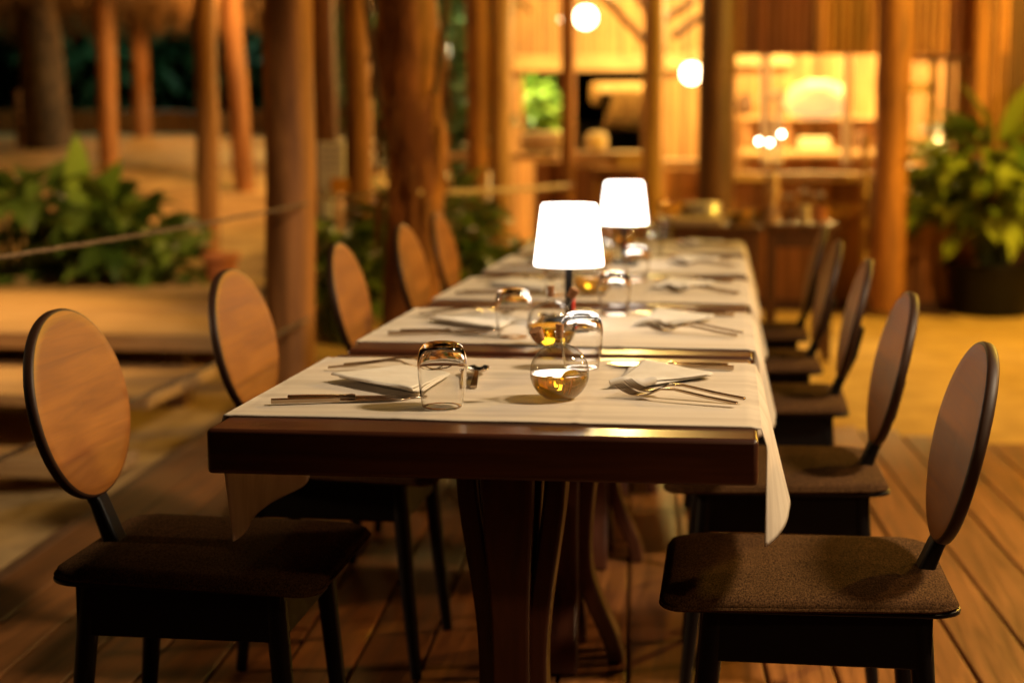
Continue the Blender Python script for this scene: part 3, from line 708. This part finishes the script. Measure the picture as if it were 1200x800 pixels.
# ------------------------------------------------------------------ chairs
def rrect_sec(x0, x1, y0, y1, r, n=8):
    out = []
    for cx, cy_, a0 in ((x1-r, y1-r, 0), (x0+r, y1-r, PI/2), (x0+r, y0+r, PI), (x1-r, y0+r, 3*PI/2)):
        for i in range(n+1): a = a0 + PI/2*i/n; out.append((cx + r*math.cos(a), cy_ + r*math.sin(a)))
    return out
def make_chair(flip):
    """front of the chair looks to -x"""
    o = empty('oval_back_chair', (0, 0, 0))
    # padded seat: domed pad whose front rolls down
    m = MB(); vs = []; fs = []; n = 0; rings = []
    for (k, z) in ((0.0, .4655), (.5, .4655), (.82, .4655), (.94, .4640), (.985, .4595), (1.0, .452), (.992, .4445)):
        sec = rrect_sec(-.236, .222, -.218, .218, .042)
        ring = []
        for (x, y) in sec:
            if x > .12:   # rear edge tapers a little
                y *= 1 - .10*sm(.12, .222, x)
            zz = z
            if x < -.12 : zz -= .010*sm(.12, .222, -x)*k
            ring.append(len(vs)); vs.append((x*max(k, .02), y*max(k, .02), zz))
        rings.append(ring)
    N = len(rings[0])
    for a, b in zip(rings[:-1], rings[1:]):
        for i in range(N): j = (i+1) % N; fs.append((a[i], a[j], b[j], b[i]))
    fs.append(tuple(rings[0])); fs.append(tuple(rings[-1][::-1])); m.add(vs, fs)
    m.build('seat', M['tweed'], o, autos=60)
    m = MB(); pp_ = [Vector((x*1.0, y*(1 - .10*sm(.12, .222, x)), .4490 - .010*sm(.12, .222, -x))) for (x, y) in rrect_sec(-.236, .222, -.218, .218, .042)]
    m.tube(pp_ + [pp_[0]], .0034, 6); m.build('piping', M['tweed'], o)
    m = MB(); vs = [(x, y*(1 - .10*sm(.12, .224, x)), z) for z in (.4345, .4435) for (x, y) in rrect_sec(-.230, .228, -.213, .213, .04)]; N = len(vs)//2
    m.add(vs, [(i, (i+1) % N, N+(i+1) % N, N+i) for i in range(N)] + [tuple(range(N))[::-1], tuple(range(N, 2*N))]); m.build('seat_plate', M['black'], o, bevel=.003)
    m = MB(); x0, x1, y0, y1 = -.165, .185, -.175, .175
    m.box(x0, x1, y0, y0+.02, .345, .4335); m.box(x0, x1, y1-.02, y1, .345, .4335); m.box(x0, x0+.02, y0+.021, y1-.021, .345, .4335); m.box(x1-.02, x1, y0+.021, y1-.021, .345, .4335)
    m.build('seat_frame', M['black'], o, bevel=.003)
    for sx in (-1, 1):
        for sy in (-1, 1):
            m = MB(); bx = -.150 if sx < 0 else .165; by = sy*.157
            m.tube([(bx + sx*.040, by + sy*.020, 0), (bx + sx*.022, by + sy*.011, .18), (bx, by, .4335)], [.0125, .0165, .020], 14); m.build('leg', M['black'], o)
    # oval back, reclined
    tau = R(12.5); a_, b_, th = .196, .168, .020; c = Vector((.244, 0, .700))
    ax = Vector((math.sin(tau), 0, math.cos(tau))); nrm = Vector((math.cos(tau), 0, -math.sin(tau)))
    m = MB(); n = 72; vs = []
    prof = [(-.0, -1), (.965, -1), (.99, -.8), (1, -.5), (1, .5), (.99, .8), (.965, 1)]
    P = []
    for (k, wv) in prof[1:]:
        for i in range(n):
            t = 2*PI*i/n; kk = k
            p = c + Vector((0, 1, 0))*(a_*kk*math.cos(t)) + ax*(b_*kk*math.sin(t)) + nrm*(th/2*wv)
            # gentle concave curve of the plywood towards the sitter
            p += nrm*(-.008*(math.cos(t)*kk)**2)
            P.append(p)
    # faces: front cap as fan of rings for curvature
    def ring_pts(k, wv): return [c + Vector((0, 1, 0))*(a_*k*math.cos(2*PI*i/n)) + ax*(b_*k*math.sin(2*PI*i/n)) + nrm*(th/2*wv) + nrm*(-.008*(math.cos(2*PI*i/n)*k)**2) for i in range(n)]
    seq = [(0.001, -1), (.3, -1), (.6, -1), (.85, -1), (.968, -1), (.99, -.8), (1, -.45), (1, .45), (.99, .8), (.968, 1), (.85, 1), (.6, 1), (.3, 1), (.001, 1)]
    for (k0, w0), (k1, w1), in zip(seq[:-1], seq[1:]):
        m.cur = 0 if (w0 == -1 and w1 == -1) else 1
        A = ring_pts(k0, w0); B = ring_pts(k1, w1)
        m.add(A + B, [(i, (i+1) % n, n+(i+1) % n, n+i) for i in range(n)], .5)
    ob = m.build('backrest', [M['veneer'], M['edge']], o, autos=50)
    bm = bmesh.new(); bm.from_mesh(ob.data); bmesh.ops.remove_doubles(bm, verts=bm.verts, dist=1e-5); bmesh.ops.recalc_face_normals(bm, faces=bm.faces); bm.to_mesh(ob.data); bm.free()
    m = MB(); m.strip([((.168, 0, .425), .050, .030), ((.185, 0, .47), .046, .028), ((.208, 0, .53), .044, .024), ((.244, 0, .60), .050, .017), ((.265, 0, .68), .060, .012)], Vector((0, 1, 0)))
    m.build('back_stem', M['black'], o, bevel=.006)
    return o
chR = make_chair(False)
CR = [(.489, .42, 0), (.46, 1.24, .015), (.45, 2.17, -.02), (.42, 2.90, .01), (.42, 3.68, -.015)]
CL = [(-.533, .41, .01), (-.493, 1.235, -.015), (-.46, 2.12, .02), (-.46, 3.0, -.01), (-.50, 3.85, .0)]
first = True
sideR = ['brown oval-backed chair nearest on the right, tweed seat fully in view', 'oval-backed chair second on the right, behind the nearest one', 'third oval-backed chair from the front on the right side',
         'fourth oval-backed chair from the front on the right side', 'farthest oval-backed chair on the right, by the service tables']
sideL = ['oval-backed chair nearest on the left, its black seat in shadow', 'second oval-backed chair on the left, before the thick round post', 'third oval-backed chair on the left, before the green shrub',
         'fourth oval-backed chair on the left, overlapping the gnarled trunk', 'farthest oval-backed chair on the left, right of the gnarled trunk']
for k, (x, y, r) in enumerate(CR):
    c = chR if first else copy_tree(chR); first = False
    c.location = (x, y, .002); c.rotation_euler = (0, 0, r); [setattr(q, 'location', Vector((0, 0, -.026))) for q in c.children if q.name.startswith(('backrest', 'back_stem'))]; tag(c, sideR[k], 'chair', 'oval-backed chairs along the tables')
for k, (x, y, r) in enumerate(CL):
    c = copy_tree(chR); c.location = (x, y, .002); c.rotation_euler = (0, 0, PI + r); [setattr(q, 'location', Vector((0, 0, .006 if q.name.startswith('backrest') else 0))) for q in c.children if q.name.startswith(('backrest', 'back_stem'))]; tag(c, sideL[k], 'chair', 'oval-backed chairs along the tables')

# ------------------------------------------------------------------ table lamps
def table_lamp(loc, label):
    o = empty('table_lamp', loc, 0, label, 'table lamp', 'white cordless table lamps')
    m = MB(); m.lathe([(0, 0), (.052, 0), (.055, .003), (.055, .010), (.050, .014), (.008, .018), (0, .018)], 40); m.build('base', M['black'], o)
    m = MB(); m.lathe([(0, .0185), (.0085, .0185), (.0085, .155), (0, .155)], 20); m.build('stem', M['black'], o)
    m = MB(); m.box(.0088, .0135, -.006, .006, .028, .062); m.build('red_tag', M['red'], o, bevel=.001)
    m = MB(); m.lathe([(.0765, .131), (.077, .134), (.0615, .262), (.058, .267), (0, .2675)], 48); ob = m.build('lamp_shade', M['shade'], o, solid=.002)
    m = MB(); m.lathe([(0, .1555), (.045, .156), (.045, .162), (0, .162)], 24); m.build('diffuser', M['white'], o)
    lamp_light('lamp_light', (0, 0, .145), 1.2, (1, .80, .55), .03, parent=o)
    return o
lz = TH + .0045
table_lamp((-.002, 1.30, lz), 'lit white lamp on the second table, red tag on its stem')
table_lamp((.012, 2.94, lz), 'lit white lamp on the fourth table, partly hidden behind the nearer lamp')

# ------------------------------------------------------------------ tableware
Z = TH + .0045
def lift(p): return (p[0], p[1], p[2] + (.006*p[0] if p[1] < .8 else 0))   # the nearest table stands a touch out of level
def lathe_rim(mb, prof, n=48):
    vs = []; fs = []; k = len(prof)
    for i in range(n):
        a = 2*PI*i/n
        for (r, z) in prof: vs.append((r*math.cos(a), r*math.sin(a), z))
    for i in range(n):
        j = (i+1) % n
        for q in range(k-1): fs.append((i*k+q, j*k+q, j*k+q+1, i*k+q+1))
        if max(prof[0][0], prof[-1][0]) > 1e-4: fs.append((i*k+k-1, j*k+k-1, j*k, i*k))
    mb.add(vs, fs)
def clean(o):
    bm = bmesh.new(); bm.from_mesh(o.data); bmesh.ops.remove_doubles(bm, verts=bm.verts, dist=4e-5)
    bmesh.ops.dissolve_degenerate(bm, edges=bm.edges, dist=1e-6); bmesh.ops.recalc_face_normals(bm, faces=bm.faces); bm.to_mesh(o.data); bm.free(); return o
def make_tumbler(loc, label, mat):
    H = .098; m = MB()   # heavy-based tumbler
    lathe_rim(m, [(.0288, .0), (.0295, .001), (.0315, .012), (.0345, .035), (.0366, .058), (.0362, .072), (.0335, .086), (.0275, .0950), (.018, H), (.00001, H),
                  (.00001, .0915), (.016, .091), (.0256, .0885), (.0316, .080), (.0349, .066), (.0340, .050), (.0325, .033), (.0298, .012), (.0281, .001)])
    o = clean(m.build('tumbler', M[mat], autos=70)); o.location = lift(loc)
    md = o.modifiers.new('sub', 'SUBSURF'); md.levels = 1; md.render_levels = 1; o.scale = (1.07, 1.07, 1.04)
    return tag(o, label, 'glass', 'tumblers standing upside down on the runners')

def make_cruet(loc, rz, label):
    o = empty('oil_cruet', lift(loc), rz, label, 'oil cruet', 'glass oil cruets with corks')
    R0 = .0475; zc = .0425; t = .0010
    prof = []
    z_bot = .0006
    a0 = math.acos((zc - z_bot)/R0) if zc < R0 else 0
    def arc(Rr, z_lo, r_hi):
        lo = math.asin(max(-1, (z_lo - zc)/Rr)); hi = math.acos(r_hi/Rr); return [(Rr*math.cos(lo + (hi-lo)*i/22), zc + Rr*math.sin(lo + (hi-lo)*i/22)) for i in range(23)]
    outer = [(.00001, .0005)] + arc(R0, .0008, .0085) + [(.0072, .094), (.0068, .101), (.0085, .108)]
    inner = [(.0070, .108), (.0055, .101), (.0058, .094)] + arc(R0-t, .0026, .0072)[::-1] + [(.00001, .0022)]
    m = MB(); m.lathe([(.0, .0005)] + outer[1:] + [(.0, .1085)], 56); clean(m.build('bottle', M['thin'], o, autos=70))
    # oil
    ol = .041; Rr = R0 - t
    lo = math.asin((.0027-zc)/Rr); hi = math.asin((ol-zc)/Rr)
    pr = [(.00001, .0024)] + [(Rr*math.cos(lo+(hi-lo)*i/16), zc + Rr*math.sin(lo+(hi-lo)*i/16)) for i in range(17)] + [(.028, ol-.0006), (.00001, ol-.0006)]
    m = MB(); lathe_rim(m, pr, 48); clean(m.build('oil', M['oil'], o, autos=60))
    # slanted pouring spout
    m = MB(); m.tube([(-.022, -.012, .076), (-.030, -.017, .090), (-.035, -.020, .099)], [.0085, .0068, .0080], 16); m.build('spout', M['thin'], o)
    m = MB(); m.tube([(-.0335, -.0195, .097), (-.037, -.0215, .104), (-.042, -.0245, .114)], [.0078, .0095, .0108], 14); m.build('cork', M['cork'], o, bevel=.001)
    m = MB(); m.lathe([(0, .098), (.0052, .098), (.0062, .109), (.0068, .120), (0, .120)], 16); m.build('cork', M['cork'], o, bevel=.001)
    return o

def fork_mesh():
    m = MB(); S = Vector((0, 1, 0))
    zs = lambda x: 0
    # x: 0 = handle end, +x toward tines (0.2 m)
    m.strip([((0, 0, .0035), .0075, .003), ((.05, 0, .0075), .0068, .003), ((.105, 0, .0135), .0055, .003), ((.128, 0, .0125), .0052, .003), ((.142, 0, .007), .009, .0025), ((.152, 0, .0035), .019, .0022), ((.162, 0, .0027), .0215, .002)], S)
    for k in range(4):
        y = (k-1.5)*.0066
        m.strip([((.160, y, .0028), .0040, .002), ((.175, y, .0035), .0034, .0019), ((.190, y, .0075), .003, .0017), ((.203, y, .0145), .0016, .0012)], S)
    return m
def knife_mesh():
    m = MB(); S = Vector((0, 1, 0))
    m.strip([((0, 0, .004), .011, .0055), ((.03, 0, .0042), .0105, .0055), ((.09, 0, .0042), .0085, .005), ((.1, 0, .0042), .0095, .0065), ((.106, 0, .0042), .010, .0045)], S)
    m.strip([((.106, 0, .0035), .013, .0018), ((.13, .0015, .0030), .018, .0013), ((.185, .0015, .0028), .019, .0012), ((.205, .004, .0026), .013, .001), ((.215, .007, .0026), .003, .0008)], S)
    return m
def spoon_mesh():
    m = MB(); S = Vector((0, 1, 0))
    m.strip([((0, 0, .003), .0085, .0026), ((.04, 0, .0055), .007, .0026), ((.085, 0, .0098), .0046, .0026), ((.100, 0, .0085), .0048, .0025), ((.112, 0, .006), .010, .002)], S)
    def fn(u, v):
        x = .110 + .046*u; wv = .0155*math.sqrt(max(0, 1-((u-.52)/.53)**2)); y = (v*2-1)*wv
        dep = .0075*(1-(2*v-1)**2)*math.sqrt(max(0, 1-((u-.52)/.53)**2)); return (x, y, .0095 - dep)
    g2 = MB(); g2.grid(fn, 16, 12); m.add(g2.v, g2.f)
    return m
proto = {}
def cutlery(kind, loc, rz, label, cat, group, tilt=0):
    if kind not in proto:
        o = {'fork': fork_mesh, 'knife': knife_mesh, 'spoon': spoon_mesh}[kind]().build('dinner_'+kind if kind != 'spoon' else 'tea_spoon', M['steel'], autos=30, bevel=.0006 if kind != 'spoon' else 0, solid=.0009 if kind == 'spoon' else 0)
        proto[kind] = o
    else:
        o = proto[kind].copy(); col.objects.link(o)
    o.location = lift(loc); o.rotation_euler = (tilt, 0, rz)
    o.scale = (1.25, 1.3, 1.25) if kind == 'spoon' else (1.02, 1.2, 1.25)
    return tag(o, label, cat, group)

def napkin(loc, rz, pts, label, seed, roll=True):
    """folded napkin: layered fabric; pts = four corners (x, y) relative to loc"""
    rnd = random.Random(seed); m = MB(); P = [Vector((p[0], p[1], 0)) for p in pts]
    for L in range(2):
        sh = [Vector((rnd.uniform(-.012, .012), rnd.uniform(-.012, .012), 0))*(1 if L else .5) for _ in P]; ph = rnd.random()*9
        zb = .0012 + .0046*L
        def fn(u, v):
            # u: under sheet 0..0.45, round fold .45...55, upper sheet .55..1; the fold lies along P0-P3
            if u < .45: w_ = 1 - u/.45; zz = 0
            elif u > .55: w_ = (u-.55)/.45; zz = 1
            else: w_ = 0; zz = (u-.45)/.1
            a = (P[0]+sh[0]).lerp(P[1]+sh[1], w_); b = (P[3]+sh[3]).lerp(P[2]+sh[2], w_); p = a.lerp(b, v)
            out = ((P[0]-P[1]) + (P[3]-P[2])).normalized()
            if 0 < zz < 1: p += out*(.0035*math.sin(PI*zz))
            h = .0028 + .0018*noise.noise(Vector((v*3+ph, w_*2, L))) + .0022*(1-w_)**3*(.5+.5*math.sin(v*5+ph))
            zz = .5 - .5*math.cos(PI*zz)
            p.x += .005*noise.noise(Vector((v*2.2, L+zz*2, ph))); p.y += .005*noise.noise(Vector((w_*2.2, L+3+zz*2, ph)))
            p.z = zb*(1-.6*w_) + zz*h*(1-.55*w_) + .0012*noise.noise(Vector((w_*3+ph, v*4, zz)))*zz
            return p
        m.grid(fn, 40, 20, .5)
    if roll:   # folded-over edge, a soft open roll
        a = P[3]; b = P[2]
        pts_ = [a.lerp(b, i/12) + Vector((0, 0, .008 + .003*math.sin(i*.6+seed))) for i in range(13)]
        m.tube(pts_, [.004 + .0035*math.sin(PI*min(1, i/12+.1))*(1+.2*math.sin(i*1.7)) for i in range(13)], 10, .1)
    o = m.build('napkin', M['napkin'], loc=loc, solid=.0011, autos=80); o.rotation_euler = (0, 0, rz)
    return tag(o, label, 'napkin', 'folded white napkins')

JIT = random.Random(3)
for k in range(5):
    y0 = k*TP; T = ORD[k]; near = k < 2; j = (lambda s: 0 if k == 0 else JIT.uniform(-s, s))
    gm_ = 'glass' if k < 3 else 'thin'
    make_tumbler((-.089 + j(.008), y0 + .200 + j(.02), Z), f'upside-down clear tumbler on the left half of the {T} table', gm_)
    make_tumbler((.089 + j(.008), y0 + .632 + j(.02), Z), f'upside-down clear tumbler on the right half of the {T} table', gm_)
    cx, cyy = (.085, .290) if k == 0 else (.0, .075) if k == 1 else (-.03 + j(.03), .28 + j(.05))
    make_cruet((cx, y0 + cyy, Z + .0003), .25 if k == 0 else 2.6 if k == 1 else j(3), f'round glass cruet of golden oil on the {T} table')
    cutlery('spoon', (-.068 + j(.01), y0 + .375 + j(.02), Z), R(96) + j(.15), f'small spoon lying at the middle of the {T} table', 'spoon', 'spoons on the runners')
    cg = 'knives and forks on the runners'
    # left setting: knives near, forks far, handles to the left
    cutlery('knife', (-.362 + j(.006), y0 + .192 + j(.006), Z), R(16) + j(.05), f'front knife left of the {T} table, nearer of its pair', 'knife', cg)
    cutlery('knife', (-.345 + j(.006), y0 + .228 + j(.006), Z), R(13) + j(.05), f'rear knife left of the {T} table, half under the napkin', 'knife', cg)
    cutlery('fork', (-.364 + j(.006), y0 + .560 + j(.01), Z), R(9) + j(.06), f'nearer fork left of the {T} table, behind the napkin', 'fork', cg)
    cutlery('fork', (-.345 + j(.006), y0 + .602 + j(.01), Z), R(7) + j(.06), f'farther fork left of the {T} table, at the runner back edge', 'fork', cg)
    # right setting: forks near, knives far, handles to the right
    cutlery('fork', (.378 + j(.006), y0 + .270 + j(.006), Z + .004), R(180-24) + j(.05), f'rear fork right of the {T} table, farther of its front pair', 'fork', cg)
    cutlery('fork', (.366 + j(.006), y0 + .238 + j(.006), Z + .002), R(180-24) + j(.05), f'front fork right of the {T} table, closest to its front edge', 'fork', cg)
    cutlery('knife', (.352 + j(.006), y0 + .652 + j(.006), Z), R(180-5) + j(.04), f'farther knife right of the {T} table, at the runner back edge', 'knife', cg)
    cutlery('knife', (.362 + j(.006), y0 + .622 + j(.006), Z), R(180-7) + j(.04), f'nearer knife right of the {T} table, behind the napkin', 'knife', cg)
    dj = j(.01)
    napkin((dj, y0 + dj, Z + .004), 0, [(-.315, .43), (-.24, .585), (-.125, .50), (-.150, .285)], f'folded white napkin at the left place of the {T} table', 20+k, False)
    napkin((-dj, y0 + dj, Z + .004), 0, [(.325, .53), (.19, .72), (.158, .395), (.232, .425)], f'folded white napkin at the right place of the {T} table', 40+k, True)
